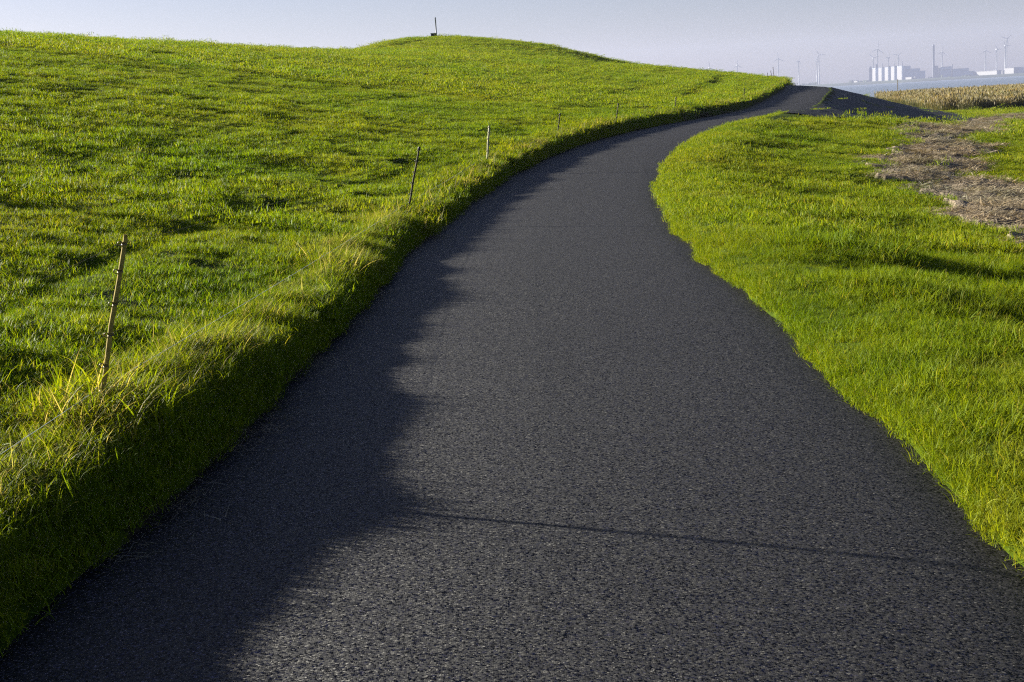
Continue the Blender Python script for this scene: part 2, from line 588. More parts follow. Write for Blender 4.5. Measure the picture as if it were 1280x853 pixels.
def revet_mask(s, d, x, y):
    dr = d - W / 2
    w = 0.9 * vnoise(x, y, 2.2, 61) + 0.6 * vnoise(x, y, 0.8, 62)
    return (dr > 0.05 + 0.35 * np.abs(w)) & (dr < 10.0 + w) & (s > np.interp(dr, REV_D, REV_S) + 3.0 * w)


# ------------------------------------------------------------------ ground sheet
def build_ground():
    az = np.concatenate([np.radians(np.linspace(-180, -42, 47)[:-1]), np.radians(np.linspace(-42, -26, 60)[:-1]),
                         np.radians(np.linspace(-26, 26, 620)), np.radians(np.linspace(26, 42, 60)[1:]), np.radians(np.linspace(42, 180, 47)[1:-1])])
    r = np.concatenate([np.linspace(0.3, 2.6, 8)[:-1], np.geomspace(2.6, 30, 400), np.geomspace(30, 140, 620)[1:], np.geomspace(140, 330, 50)[1:]])
    A, Rr = np.meshgrid(az, r)
    x = (Rr * np.sin(A)).ravel(); y = (Rr * np.cos(A)).ravel()
    sd = road_sd(x, y)
    z = height(x, y, sd)
    s, d = sd
    na, nr = len(az), len(r)
    lit = litter_mask(x, y)
    matt = 0.05 + 0.055 * fbm(x, y, 0.7, 71, 3, 0.6)
    z = z + np.where(lit, np.maximum(matt, 0.0), 0)
    idx = np.arange(na * nr).reshape(nr, na)
    a = idx[:-1, :]; b = np.roll(idx, -1, 1)[:-1, :]; c = np.roll(idx, -1, 1)[1:, :]; e = idx[1:, :]
    Fq = np.stack([a, e, c, b], -1).reshape(-1, 4)
    o = mesh_np('ground', np.stack([x, y, z], 1), Fq, MAT_GROUND)
    edge = np.abs(d) - W / 2
    soil = (0.25 + 0.75 * sstep(-0.2, 0.3, vnoise(x, y, 0.5, 190))) * (1 - sstep(0.0, 0.06, edge + 0.05 * vnoise(x, y, 0.3, 8)))
    bare = sstep(0.55, 0.8, vnoise(x * 0.8 - y * 0.6, x * 0.6 + y * 0.8, 0.42, 57)) * 0.4
    attr(o.data, 'soil', np.maximum(soil, bare).astype(np.float32))
    attr(o.data, 'litter', lit.astype(np.float32))
    link(o)
    tag(o, 'grassy dike slope and foreland either side of the road', 'ground', kind='structure')
    return o


build_ground()


def build_road():
    lat = np.linspace(0, 1, 15)
    st = np.concatenate([np.arange(-6, 30, 0.12), np.arange(30, 150, 0.5)])
    V, UV = [], []
    cx = np.interp(st, S, SX); cy = np.interp(st, S, SY); cz = np.interp(st, S, SZ)
    nx = np.interp(st, S, NX); ny = np.interp(st, S, NY)
    hl, hr = half_w(st, -1), half_w(st, 1)
    for j, u in enumerate(lat):
        off = -hl + (hl + hr) * u
        camber = 0.02 * (1 - (2 * u - 1) ** 2) - (0.025 if j in (0, len(lat) - 1) else 0)
        V.append(np.stack([cx + nx * off, cy + ny * off, cz + camber + 0.006 - crossfall(st) * u], 1))
        UV.append(np.stack([np.full(len(st), u), st * 0.3], 1))
    V = np.stack(V, 1).reshape(-1, 3); UV = np.stack(UV, 1).reshape(-1, 2)
    nl = len(lat)
    idx = np.arange(len(V)).reshape(len(st), nl)
    Fq = np.stack([idx[:-1, :-1], idx[:-1, 1:], idx[1:, 1:], idx[1:, :-1]], -1).reshape(-1, 4)
    o = mesh_np('road', V, Fq, MAT_ROAD)
    uv = o.data.uv_layers.new(name='UVMap')
    uv.data.foreach_set('uv', UV[Fq.ravel()].astype(np.float32).ravel())
    link(o)
    tag(o, 'narrow dark asphalt lane winding along the foot of the dike', 'road', kind='structure')


build_road()


def build_revetment():
    st = np.arange(44, 125, 0.22); dd = np.arange(0.02, 12.5, 0.14)
    D, T = np.meshgrid(dd, st)
    off = (W / 2 + D).ravel(); t = T.ravel()
    x = np.interp(t, S, SX) + np.interp(t, S, NX) * off
    y = np.interp(t, S, SY) + np.interp(t, S, NY) * off
    sd = road_sd(x, y)
    z = height(x, y, sd) + 0.035
    ok = revet_mask(sd[0], sd[1], x, y)
    idx = np.arange(len(x)).reshape(len(st), len(dd))
    Fq = np.stack([idx[:-1, :-1], idx[:-1, 1:], idx[1:, 1:], idx[1:, :-1]], -1).reshape(-1, 4)
    Fq = Fq[ok[Fq].all(1)]
    used = np.unique(Fq); re = np.full(len(x), -1); re[used] = np.arange(len(used))
    V = np.stack([x, y, z], 1)[used]
    o = mesh_np('asphalt_slope', V, re[Fq], MAT_REVET)
    o.data.uv_layers.new(name='UVMap')
    link(o)
    tag(o, 'dark mossy asphalt slope beside the road crest', 'dike slope', kind='structure')


build_revetment()


# ------------------------------------------------------------------ grass tufts
def blades(n, rad, lmin, lmax, wmin, wmax, seg, droop, seed, lean=(0, 0), dry=0.06, gauss=False, flat=0.0, spread=0.55):
    g = np.random.default_rng(seed)
    if gauss:
        bx = g.normal(0, rad * 0.5, n); by = g.normal(0, rad * 0.5, n)
    else:
        rr = rad * np.sqrt(g.random(n)); th = g.random(n) * 2 * np.pi
        bx, by = rr * np.cos(th), rr * np.sin(th)
    L = lmin + (lmax - lmin) * g.random(n) ** 1.3
    wd = wmin + (wmax - wmin) * g.random(n)
    az = g.random(n) * 2 * np.pi
    dx, dy = np.cos(az), np.sin(az)
    tilt = g.random(n) * spread + flat
    bend = droop * (0.4 + g.random(n))
    face = az + np.pi / 2 + g.normal(0, 0.5, n)
    fx, fy = np.cos(face), np.sin(face)
    tint = g.random(n) * 0.9
    tint = np.where(g.random(n) < dry, 0.97, tint)
    V = []
    px, py, pz = bx.copy(), by.copy(), np.zeros(n) - 0.01
    ang = tilt.copy()
    hor = np.stack([dx + lean[0], dy + lean[1]], 1)
    hor /= np.maximum(np.linalg.norm(hor, axis=1, keepdims=True), 1e-6)
    for k in range(seg + 1):
        w = wd * (1 - (k / seg) ** 1.7) * 0.5 if k < seg else wd * 0
        if k < seg:
            V.append(np.stack([px - fx * w, py - fy * w, pz], 1)); V.append(np.stack([px + fx * w, py + fy * w, pz], 1))
        else:
            V.append(np.stack([px, py, pz], 1))
        st = L / seg
        px = px + hor[:, 0] * np.sin(ang) * st; py = py + hor[:, 1] * np.sin(ang) * st; pz = pz + np.cos(ang) * st
        ang = np.minimum(ang + bend / seg, 2.6)
    V = np.stack(V, 1)          # n, 2*seg+1, 3
    m = V.shape[1]
    Fs = []
    for k in range(seg - 1):
        a = 2 * k
        Fs += [(a, a + 1, a + 3), (a, a + 3, a + 2)]
    Fs.append((2 * seg - 2, 2 * seg - 1, 2 * seg))
    Fs = np.array(Fs)
    Fall = (np.arange(n)[:, None, None] * m + Fs[None]).reshape(-1, 3)
    return V.reshape(-1, 3), Fall, np.repeat(tint, m)


def tuft(name, mat, parts):
    """parts: list of (V, F, tint)"""
    V, Fc, T, o = [], [], [], 0
    for v, f, t in parts:
        V.append(v); Fc.append(f + o); T.append(t); o += len(v)
    ob = mesh_np(name, np.concatenate(V), np.concatenate(Fc), mat, smooth=False)
    attr(ob.data, 'tint', np.concatenate(T).astype(np.float32))
    return ob


def scatter(name, tufts, x, y, z, rot, scale, label, cat):
    """one stuff object: its points carry tufts through geometry nodes"""
    me = bpy.data.meshes.new(name)
    n = len(x)
    me.vertices.add(n)
    me.vertices.foreach_set('co', np.stack([x, y, z], 1).astype(np.float32).ravel())
    attr(me, 'rot', rot.astype(np.float32), typ='FLOAT_VECTOR')
    attr(me, 'scl', scale.astype(np.float32))
    attr(me, 'pick', RNG.integers(0, len(tufts), n).astype(np.int32), typ='INT')
    o = bpy.data.objects.new(name, me)
    link(o)
    col = bpy.data.collections.new(name + '_tufts')
    for t in tufts: col.objects.link(t)
    ng = bpy.data.node_groups.new(name, 'GeometryNodeTree')
    ng.interface.new_socket('Geometry', in_out='INPUT', socket_type='NodeSocketGeometry')
    ng.interface.new_socket('Geometry', in_out='OUTPUT', socket_type='NodeSocketGeometry')
    gi = ng.nodes.new('NodeGroupInput'); go = ng.nodes.new('NodeGroupOutput')
    ci = ng.nodes.new('GeometryNodeCollectionInfo')
    ci.inputs['Collection'].default_value = col
    ci.inputs['Separate Children'].default_value = True
    ci.inputs['Reset Children'].default_value = True
    ip = ng.nodes.new('GeometryNodeInstanceOnPoints')
    ip.inputs['Pick Instance'].default_value = True

    def na(nm, ty):
        a = ng.nodes.new('GeometryNodeInputNamedAttribute'); a.data_type = ty
        a.inputs['Name'].default_value = nm
        return a.outputs['Attribute']
    er = ng.nodes.new('FunctionNodeEulerToRotation')
    ng.links.new(na('rot', 'FLOAT_VECTOR'), er.inputs[0])
    ng.links.new(gi.outputs[0], ip.inputs['Points'])
    ng.links.new(ci.outputs[0], ip.inputs['Instance'])
    ng.links.new(na('pick', 'INT'), ip.inputs['Instance Index'])
    ng.links.new(er.outputs[0], ip.inputs['Rotation'])
    ng.links.new(na('scl', 'FLOAT'), ip.inputs['Scale'])
    ng.links.new(ip.outputs[0], go.inputs[0])
    md = o.modifiers.new('tufts', 'NODES'); md.node_group = ng
    tag(o, label, cat, kind='stuff')
    return o


def wedge(r0, r1, dens, half, bias=0.0):
    area = R(half) * (r1 * r1 - r0 * r0)
    n = int(area * dens)
    r = np.sqrt(r0 * r0 + (r1 * r1 - r0 * r0) * RNG.random(n))
    a = R(half) * (2 * RNG.random(n) - 1)
    return r * np.sin(a), r * np.cos(a)


def rots(n, tilt=0.12):
    return np.stack([RNG.normal(0, tilt, n), RNG.normal(0, tilt, n), RNG.random(n) * 6.283], 1)


def clumpy(x, y, seed=101):
    return 1 + 0.42 * vnoise(x, y, 0.5, seed) + 0.25 * vnoise(x, y, 1.6, seed + 1)


near_t = [tuft('near_tuft', MAT_PASTURE, [blades(64, 0.11, .022, .062, .0026, .0046, 3, 1.1, 200 + i, spread=1.05)]) for i in range(5)]
mid_t = [tuft('mid_tuft', MAT_PASTURE, [blades(120, 0.25, .024, .068, .005, .008, 2, 0.9, 220 + i, spread=1.0)]) for i in range(4)]
far_t = [tuft('far_tuft', MAT_PASTURE, [blades(190, 0.60, .03, .085, .011, .020, 2, 0.8, 240 + i, spread=1.0)]) for i in range(4)]
vnear_t = [tuft('verge_near_tuft', MAT_VERGE, [blades(54, 0.11, .035, .105, .0028, .0046, 4, 1.3, 260 + i, (0.35, -0.15), spread=0.9)]) for i in range(5)]
vmid_t = [tuft('verge_mid_tuft', MAT_VERGE, [blades(120, 0.25, .028, .08, .005, .008, 2, 1.0, 280 + i, (0.3, -0.1), spread=0.9)]) for i in range(4)]
vfar_t = [tuft('verge_far_tuft', MAT_VERGE, [blades(190, 0.60, .03, .085, .011, .020, 2, 0.8, 290 + i)]) for i in range(4)]


def field_scatter(r0, r1, dens, half, lt, rt_, nm, marg):
    x, y = wedge(r0, r1, dens, half)
    s, d = road_sd(x, y)
    z = height(x, y, (s, d))
    dl = -d - half_w(s, -1); dr = d - half_w(s, 1)
    dc = np.sqrt(((x[:, None] - CR[None, ::2, 0]) ** 2 + (y[:, None] - CR[None, ::2, 1]) ** 2).min(1)) if len(x) else x
    front = inside_poly(x, y, FRONT)
    L = (dl > marg + 0.05) & (front | (dc < 4) | (dl < 1))
    hole = sstep(0.45, 0.7, vnoise(x * 0.8 - y * 0.6, x * 0.6 + y * 0.8, 0.42, 57))
    keepn = RNG.random(len(x)) > hole * 0.5
    sc = clumpy(x, y) * (0.75 + 0.5 * RNG.random(len(x)))
    L &= keepn
    scatter('pasture_grass', lt, x[L], y[L], z[L], rots(L.sum()), sc[L] * (1 + 0.1 * (dl[L] < 1)), 'short green pasture grass on the dike slope ' + nm, 'grass')
    lit = litter_mask(x, y)
    rev = revet_mask(s + 3.0, d + 0.7, x, y) & (RNG.random(len(x)) > 0.010)
    Rm = (dr > marg + 0.02 * vnoise(x, y, 0.2, 180) + 0.03 * vnoise(x, y, 0.7, 181)) & ~rev & (~lit | (RNG.random(len(x)) < 0.015)) & (y < 175)
    if r1 > 60:
        Rm &= np.hypot(x, y) < 135
    sz = sc * np.where(dr < 0.25, 0.75, 1.0) * (1 + 0.75 * sstep(0.30, 0.75, vnoise(x, y, 1.5, 185)) * sstep(0.4, 1.0, dr)) * (0.9 if r0 > 10 else 1.0)
    scatter('verge_grass', rt_, x[Rm], y[Rm], z[Rm], rots(Rm.sum(), 0.18), sz[Rm], 'lush yellow green grass on the right verge and foreland ' + nm, 'grass')


field_scatter(2.2, 14, 260, 36, near_t, vnear_t, 'near the camera', -0.01)
field_scatter(14, 45, 66, 30, mid_t, vmid_t, 'in the middle distance', 0.05)
field_scatter(45, 140, 8.5, 27, far_t, vfar_t, 'far off', 0.25)

# tall grass along the raised left edge of the road
bank_t = []
for i in range(6):
    p1 = blades(44, 0.09, .04, .13, .0028, .0052, 4, 1.5, 300 + i, (0.25, -0.1), 0.05)
    p2 = blades(2, 0.09, .10, .28, .002, .0036, 5, 1.8, 320 + i, (0.3, 0.0), 0.5)
    bank_t.append(tuft('bank_tuft', MAT_BANK, [p1, p2]))
bankf_t = []
for i in range(4):
    p1 = blades(100, 0.22, .04, .125, .006, .010, 3, 1.4, 340 + i, (0.3, -0.1), 0.04)
    p2 = blades(5, 0.22, .09, .20, .004, .007, 3, 1.5, 350 + i, (0.3, 0.0), 0.5)
    bankf_t.append(tuft('bank_tuft', MAT_BANK, [p1, p2]))


def strip(s0, s1, per_m, mean, sig, side):
    n = int((s1 - s0) * per_m)
    t = s0 + (s1 - s0) * RNG.random(n)
    dd = np.abs(RNG.normal(mean, sig, n))
    off = side * (half_w(t, side) + dd)
    x = np.interp(t, S, SX) + np.interp(t, S, NX) * off
    y = np.interp(t, S, SY) + np.interp(t, S, NY) * off
    return x, y, t, dd


for (s0, s1, per, tf) in ((-1.5, 14, 230, bank_t), (14, 40, 60, bankf_t), (40, 104, 36, bankf_t)):
    x, y, t, dd = strip(s0, s1, per, 0.34, 0.16, -1)
    z = height(x, y)
    sc = (0.80 + 0.65 * RNG.random(len(x))) * (1 + 0.22 * vnoise(t, t * 0, 0.9, 131) + 0.6 * vnoise(x, y, 0.28, 132)) * np.where(dd > 0.45, 0.65, 1.0) * np.where(dd < 0.1, 0.6, 1)
    rz = np.stack([RNG.normal(0, .15, len(x)), 0.12 + RNG.normal(0, .15, len(x)), RNG.normal(0, .5, len(x))], 1)
    scatter('bank_grass', tf, x, y, z, rz, sc, 'tall rank grass with dry straws along the raised left road edge', 'grass')

for (s0, s1, per, tf, sg) in ((0.5, 14, 170, vnear_t, 0.045), (14, 46, 60, vmid_t, 0.08)):
    x, y, t, dd = strip(s0, s1, per, 0.0, sg, 1)
    off = half_w(t, 1) + (dd - 0.015 + 0.05 * vnoise(t, t * 0, 0.45, 186)) + (0.0 if s0 < 10 else 0.10)
    x = np.interp(t, S, SX) + np.interp(t, S, NX) * off; y = np.interp(t, S, SY) + np.interp(t, S, NY) * off
    z = np.maximum(height(x, y), np.interp(t, S, SZ) - 0.01)
    scatter('edge_grass', tf, x, y, z, rots(len(x), 0.25), 0.5 + 0.5 * RNG.random(len(x)), 'ragged short grass creeping over the right road edge', 'grass')

for (s0, s1, per, tf) in ((-1.5, 14, 150, vnear_t), (14, 44, 50, vmid_t)):
    x, y, t, dd = strip(s0, s1, per, 0.03, 0.07, -1)
    z = np.maximum(height(x, y), np.interp(t, S, SZ) - 0.01)
    scatter('bank_grass', tf, x, y, z, rots(len(x), 0.3), 0.6 + 0.6 * RNG.random(len(x)), 'short grass on the shaded face of the left road edge', 'grass')

# fallen straws on the road's left margin
straw_t = [tuft('straw_bits', MAT_STRAW, [blades(16, 0.16, .05, .20, .0018, .003, 3, 0.25, 400 + i, flat=1.25)]) for i in range(4)]
x, y, t, dd = strip(-1, 26, 16, -0.02, 0.16, -1)
off = -(half_w(t, -1) - dd * 1.0)
x = np.interp(t, S, SX) + np.interp(t, S, NX) * off; y = np.interp(t, S, SY) + np.interp(t, S, NY) * off
keep = RNG.random(len(x)) < sstep(-0.2, 0.5, vnoise(t, t * 0, 0.7, 140))
x, y, t = x[keep], y[keep], t[keep]
z = np.interp(t, S, SZ) + 0.02
scatter('straw_litter', straw_t, x, y, z, np.stack([x * 0, x * 0, RNG.random(len(x)) * 6.28], 1), 0.7 + 0.5 * RNG.random(len(x)), 'dry straws fallen on the shaded left road margin', 'straw')

x, y, t, dd = strip(0.5, 22, 9, 0.0, 0.06, 1)
keep = RNG.random(len(x)) < sstep(-0.1, 0.5, vnoise(t, t * 0, 0.6, 141))
x, y, t = x[keep], y[keep], t[keep]
scatter('straw_litter', straw_t, x, y, np.interp(t, S, SZ) + 0.015, np.stack([x * 0, x * 0, RNG.random(len(x)) * 6.28], 1), 0.35 + 0.3 * RNG.random(len(x)), 'pale straw bits caught along the right road edge', 'straw')

# drift line of reed stalks on the foreland
drift_t = [tuft('drift_bits', MAT_STRAW, [blades(140, 0.40, .05, .22, .008, .018, 2, 0.25, 420 + i, (0.2, 0.0), 0.10, flat=1.15)]) for i in range(5)]
n = 60000
x = _lx0 + (_lx1 - _lx0) * RNG.random(n); y = _ly0 + (_ly1 - _ly0) * RNG.random(n)
m = litter_mask(x, y) & (np.abs(np.arctan2(x, y)) < R(30)) & (np.hypot(x, y) < 125)
x, y = x[m], y[m]
dens_keep = RNG.random(len(x)) < np.clip(9.0 * ((_lx1 - _lx0) * (_ly1 - _ly0)) / n, 0.02, 1)
x, y = x[dens_keep], y[dens_keep]
z = height(x, y) + np.maximum(0.05 + 0.055 * fbm(x, y, 0.7, 71, 3, 0.6), 0) + 0.01
scatter('reed_litter', drift_t, x, y, z, rots(len(x), 0.1), 0.7 + 0.6 * RNG.random(len(x)), 'brown drift line of washed up reed stalks on the foreland', 'reed litter')

# reed bed by the water
reed_t = []
for i in range(5):
    p1 = blades(110, 0.7, .7, 1.15, .016, .028, 3, 0.5, 440 + i, dry=0.0)
    p1 = (p1[0], p1[1], p1[2] * 0.45)
    p2 = blades(34, 0.75, 1.05, 1.5, .012, .02, 3, 0.4, 450 + i, (0.6, 0.0), dry=0.0)
    p2 = (p2[0], p2[1], 0.55 + p2[2] * 0.3)
    # plumes at the top of the stems
    v = p2[0].reshape(34, 7, 3); tip = v[:, 6]
    g = np.random.default_rng(460 + i)
    pv, pf = [], []
    for q, tp in enumerate(tip):
        a = g.random() * 6.28; w = 0.03 + 0.02 * g.random(); hgt = 0.22 + 0.1 * g.random()
        ux, uy = math.cos(a) * w, math.sin(a) * w
        b = len(pv)
        pv += [(tp[0], tp[1], tp[2] - hgt), (tp[0] + ux, tp[1] + uy, tp[2] - hgt * .45), (tp[0] + 0.07, tp[1], tp[2] + 0.03), (tp[0] - ux, tp[1] - uy, tp[2] - hgt * .45)]
        pf += [(b, b + 1, b + 2), (b, b + 2, b + 3)]
    p3 = (np.array(pv), np.array(pf), np.repeat(0.8 + 0.18 * g.random(len(tip)), 4))
    reed_t.append(tuft('reed_tuft', MAT_REED, [p1, p2, p3]))
n = 26000
a = R(1.0) + R(29) * RNG.random(n)
r = np.sqrt(114.0 ** 2 + (262.0 ** 2 - 114.0 ** 2) * RNG.random(n))
r = np.where(RNG.random(n) < 0.25, 114 + 22 * RNG.random(n), r)
x, y = r * np.sin(a), r * np.cos(a)
s, d = road_sd(x, y)
front_r = 116 + 5 * vnoise(np.degrees(a), a * 0, 1.6, 150) + 2 * vnoise(np.degrees(a), a * 0, 0.5, 151)
m = (d > 11) & (r > front_r) & (r < 255 + 8 * vnoise(np.degrees(a), a * 0, 1.2, 152))
x, y, r = x[m], y[m], r[m]
z = np.full(len(x), FORE) - 0.35 * sstep(150, 250, r)
scatter('reeds', reed_t, x, y, z, rots(len(x), 0.06), (0.8 + 0.35 * RNG.random(len(x))) * (1 + 0.16 * vnoise(x, y, 9, 153) + 0.16 * vnoise(x, y, 3.0, 154)), 'straw coloured reed bed between the foreland and the water', 'reeds')


# ------------------------------------------------------------------ water and far shore
def water_mat():
    m, nt, out = new_mat('estuary_water')
    b = N(nt, 'ShaderNodeBsdfPrincipled')
    geo = N(nt, 'ShaderNodeNewGeometry')
    n = noise(nt, 0.35, 4, geo.outputs['Position'])
    b.inputs['Base Color'].default_value = (.10, .13, .17, 1)
    b.inputs['Roughness'].default_value = 0.22
    bp = N(nt, 'ShaderNodeBump'); bp.inputs['Strength'].default_value = 0.25; bp.inputs['Distance'].default_value = 0.3
    nt.links.new(n.outputs['Fac'], bp.inputs['Height']); nt.links.new(bp.outputs[0], b.inputs['Normal'])
    nt.links.new(b.outputs[0], out.inputs['Surface'])
    return m


def disc(name, r0, r1, z, mat, nseg=96, rings=8):
    rr = np.geomspace(r0, r1, rings); aa = np.linspace(0, 2 * np.pi, nseg, endpoint=False)
    A, Q = np.meshgrid(aa, rr)
    V = np.stack([(Q * np.sin(A)).ravel(), (Q * np.cos(A)).ravel(), np.full(A.size, z)], 1)
    idx = np.arange(A.size).reshape(rings, nseg)
    b = np.roll(idx, -1, 1)
    Fq = np.stack([idx[:-1], idx[1:], b[1:], b[:-1]], -1).reshape(-1, 4)
    return link(mesh_np(name, V, Fq, mat))


w = disc('water', 200, 6000, WATER_Z, water_mat(), 128, 10)
tag(w, 'pale blue estuary water behind the reeds', 'water', kind='structure')

MAT_SHORE = simple_mat('far_dike_grass', (.05, .07, .035), 0.9, 0.3, 0.01)


def far_shore():
    """low dike on the other bank with an uneven line of trees and sheds on top"""
    az = np.radians(np.linspace(-60, 60, 1200))
    q = np.degrees(az)
    r = 4500 + 120 * np.sin(q * 0.3) + 40 * vnoise(q, q * 0, 2.0, 160)
    prof = [(0, WATER_Z - 1), (25, 3.5), (60, 7.5), (75, 7.5), (110, 3.5), (420, 3.2), (1300, 3.0)]
    V = []
    for k, (dr, z) in enumerate(prof):
        rr = r + dr
        zz = np.full(len(az), float(z))
        V.append(np.stack([rr * np.sin(az), rr * np.cos(az), zz], 1))
    V = np.stack(V, 1).reshape(-1, 3)
    npf = len(prof)
    idx = np.arange(len(V)).reshape(len(az), npf)
    Fq = np.stack([idx[:-1, :-1], idx[1:, :-1], idx[1:, 1:], idx[:-1, 1:]], -1).reshape(-1, 4)
    o = link(mesh_np('far_shore', V, Fq, MAT_SHORE))
    tag(o, 'long low green dike on the opposite shore', 'shore', kind='structure')
    # scattered far woods on the flat land behind
    g = np.random.default_rng(5)
    tv = []
    for i in range(5):
        bm = bmesh.new()
        for k in range(9):
            m4 = Matrix.Translation((g.normal(0, 9), g.normal(0, 6), 5 + g.random() * 5)) @ Matrix.Diagonal((4 + 3 * g.random(), 4, 4 + 3 * g.random(), 1))
            bmesh.ops.create_icosphere(bm, subdivisions=2, radius=1, matrix=m4)
        for v in bm.verts:
            v.co += Vector((g.normal(0, .5), g.normal(0, .5), g.normal(0, .5)))
        me = bpy.data.meshes.new('wood_clump'); bm.to_mesh(me); bm.free()
        me.materials.append(simple_mat('far_wood', (.045, .06, .03), .9, .3, .1))
        tv.append(bpy.data.objects.new('wood_clump', me))
    n = 420
    a = R(-8) + R(34) * g.random(n)
    rr = 4700 + 500 * g.random(n)
    k = vnoise(np.degrees(a), a * 0, 0.9, 170) > -0.15
    a, rr = a[k], rr[k]
    scatter('far_woods', tv, rr * np.sin(a), rr * np.cos(a), np.full(len(a), 3.0), np.stack([a * 0, a * 0, g.random(len(a)) * 6], 1), 0.45 + 0.5 * g.random(len(a)), 'hazy line of trees along the opposite shore', 'trees')


far_shore()

# ------------------------------------------------------------------ far works: power station, chimney, sheds, turbines
FAR = 4800.0
U = FAR / F          # metres per photograph pixel there
MAT_WHITE = simple_mat('white_cladding', (.155, .155, .165), .6, .05, .02)
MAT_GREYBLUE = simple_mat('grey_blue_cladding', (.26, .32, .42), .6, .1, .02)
MAT_DARK = simple_mat('dark_steel', (.10, .11, .14), .6, .1, .05)
MAT_CONC = simple_mat('chimney_concrete', (.085, .09, .11), .8, .1, .02)
MAT_TURB = simple_mat('turbine_white', (.17, .18, .20), .5, .03, .1)
MAT_WIN = simple_mat('dark_glass', (.05, .06, .08), .2, .1, .1)
BASE_Z = 3.0


def far_base(px, dist=FAR):
    """ground point on the far land in the direction of a photograph column"""
    p = at_range(px, horizon_y(px), dist)
    p[2] = BASE_Z
    return p


def far_h(px, py, dist=FAR):
    """height above the far land of what shows at this pixel"""
    return at_range(px, py, dist)[2] - BASE_Z


def facing(o, p):
    o.rotation_euler = (0, 0, -math.atan2(p[0], p[1]))


GP = 'white boiler houses of the far power station'
order = ['first', 'second', 'third', 'fourth', 'fifth']
units = [(1090.8, 1094.3, 85.7, 1094.6, 1097.8, 80.2), (1098.3, 1102.0, 85.4, 1102.3, 1106.1, 84.0), (1106.2, 1110.0, 84.9, 1110.1, 1113.6, 83.1),
         (1114.0, 1117.7, 84.2, 1117.8, 1121.4, 83.1), (1121.9, 1127.2, 83.6, 1127.2, 1128.0, 77.5)]
ulabel = ['leftmost white boiler house, beside the lone dark stair tower', 'white boiler house second from the left in the row of five', 'middle white boiler house of the row of five',
          'white boiler house second from the right in the row of five', 'widest white boiler house, right end of the row against the pale blue hall']
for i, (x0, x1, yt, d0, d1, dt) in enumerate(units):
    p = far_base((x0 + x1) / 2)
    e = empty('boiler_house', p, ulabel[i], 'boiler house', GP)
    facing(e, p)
    h = far_h((x0 + x1) / 2, yt)
    th = R(48)
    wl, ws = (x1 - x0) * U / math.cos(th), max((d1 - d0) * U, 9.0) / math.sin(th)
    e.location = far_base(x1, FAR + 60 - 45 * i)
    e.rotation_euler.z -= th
    bm = bmesh.new(); add_box(bm, -wl, 0, 0, ws, 0, h, 0.5); bm_obj('white_hall', bm, MAT_WHITE, e)
    bm = bmesh.new(); add_box(bm, .003, .8, .5, ws - .5, 0, h - .3); bm_obj('dark_side_wall', bm, MAT_GREYBLUE, e)  # grey-blue slab paints the shade on the white hall's turned-away side
    bm = bmesh.new(); add_box(bm, -wl - .3, 1.0, -.3, ws + .3, h + .003, h + 1.0); bm_obj('roof_parapet', bm, MAT_GREYBLUE, e)
    if i < 4:
        dh = far_h(d0, dt)
        bm = bmesh.new(); add_box(bm, -5, -.5, ws * .45, ws - .6, h + 1.003, max(dh, h + 3), 0.3); bm_obj('roof_tower', bm, MAT_DARK, e)
    sh = far_h(d0, [78.5, 79.2, 78.6, 78.4, 77.3][i])
    bm = bmesh.new(); add_tube(bm, [(-2.5, ws * .3, h + 1.003), (-2.5, ws * .3, sh)], [1.7, 1.4], 12); bm_obj('stack', bm, MAT_DARK, e)
p = far_base(1088.2)
e = empty('stair_tower', p, 'dark free standing tower at the left end of the power station', 'tower'); facing(e, p)
h = far_h(1088.2, 84.6)
bm = bmesh.new(); add_box(bm, -4.6, 4.6, 0, 20, 0, h, 0.5); bm_obj('wall', bm, MAT_DARK, e)  # dark box: shade of a building's side face put into its colour
bm = bmesh.new(); add_box(bm, -2.5, 2.5, 5, 12, h, h + 4); bm_obj('roof_room', bm, MAT_GREYBLUE, e)


def hall(name, px0, px1, steps, label, cat, mat, depth=60, dist=FAR, roof=None, ywin=True, group=None, turn=0):
    """a far hall: blocks as (px0, px1, top pixel, material)"""
    pc = (px0 + px1) / 2
    p = far_base(pc, dist)
    u = dist / F
    e = empty(name, p, label, cat, group); facing(e, p)
    e.rotation_euler.z -= R(turn)
    u /= math.cos(R(turn))
    for k, (a, b, yt, mt) in enumerate(steps):
        h = far_h((a + b) / 2, yt, dist)
        bm = bmesh.new()
        add_box(bm, (a - pc) * u, (b - pc) * u, k * 0.7, depth + k * .7, 0, h, 0.4)
        bm_obj('wall', bm, mt, e)
        bm = bmesh.new()
        add_box(bm, (a - pc) * u - .5, (b - pc) * u + .5, k * .7 - .5, depth + k * .7 + .5, h + .003, h + 1.1)
        bm_obj('roof', bm, roof or MAT_DARK, e)
        if ywin and (b - a) * u > 14:
            bm = bmesh.new()
            add_box(bm, (a - pc) * u + 3, (b - pc) * u - 3, k * .7 - .15, k * .7 - .01, h * .72, h * .8)
            bm_obj('window', bm, MAT_WIN, e)
    return e, pc, u


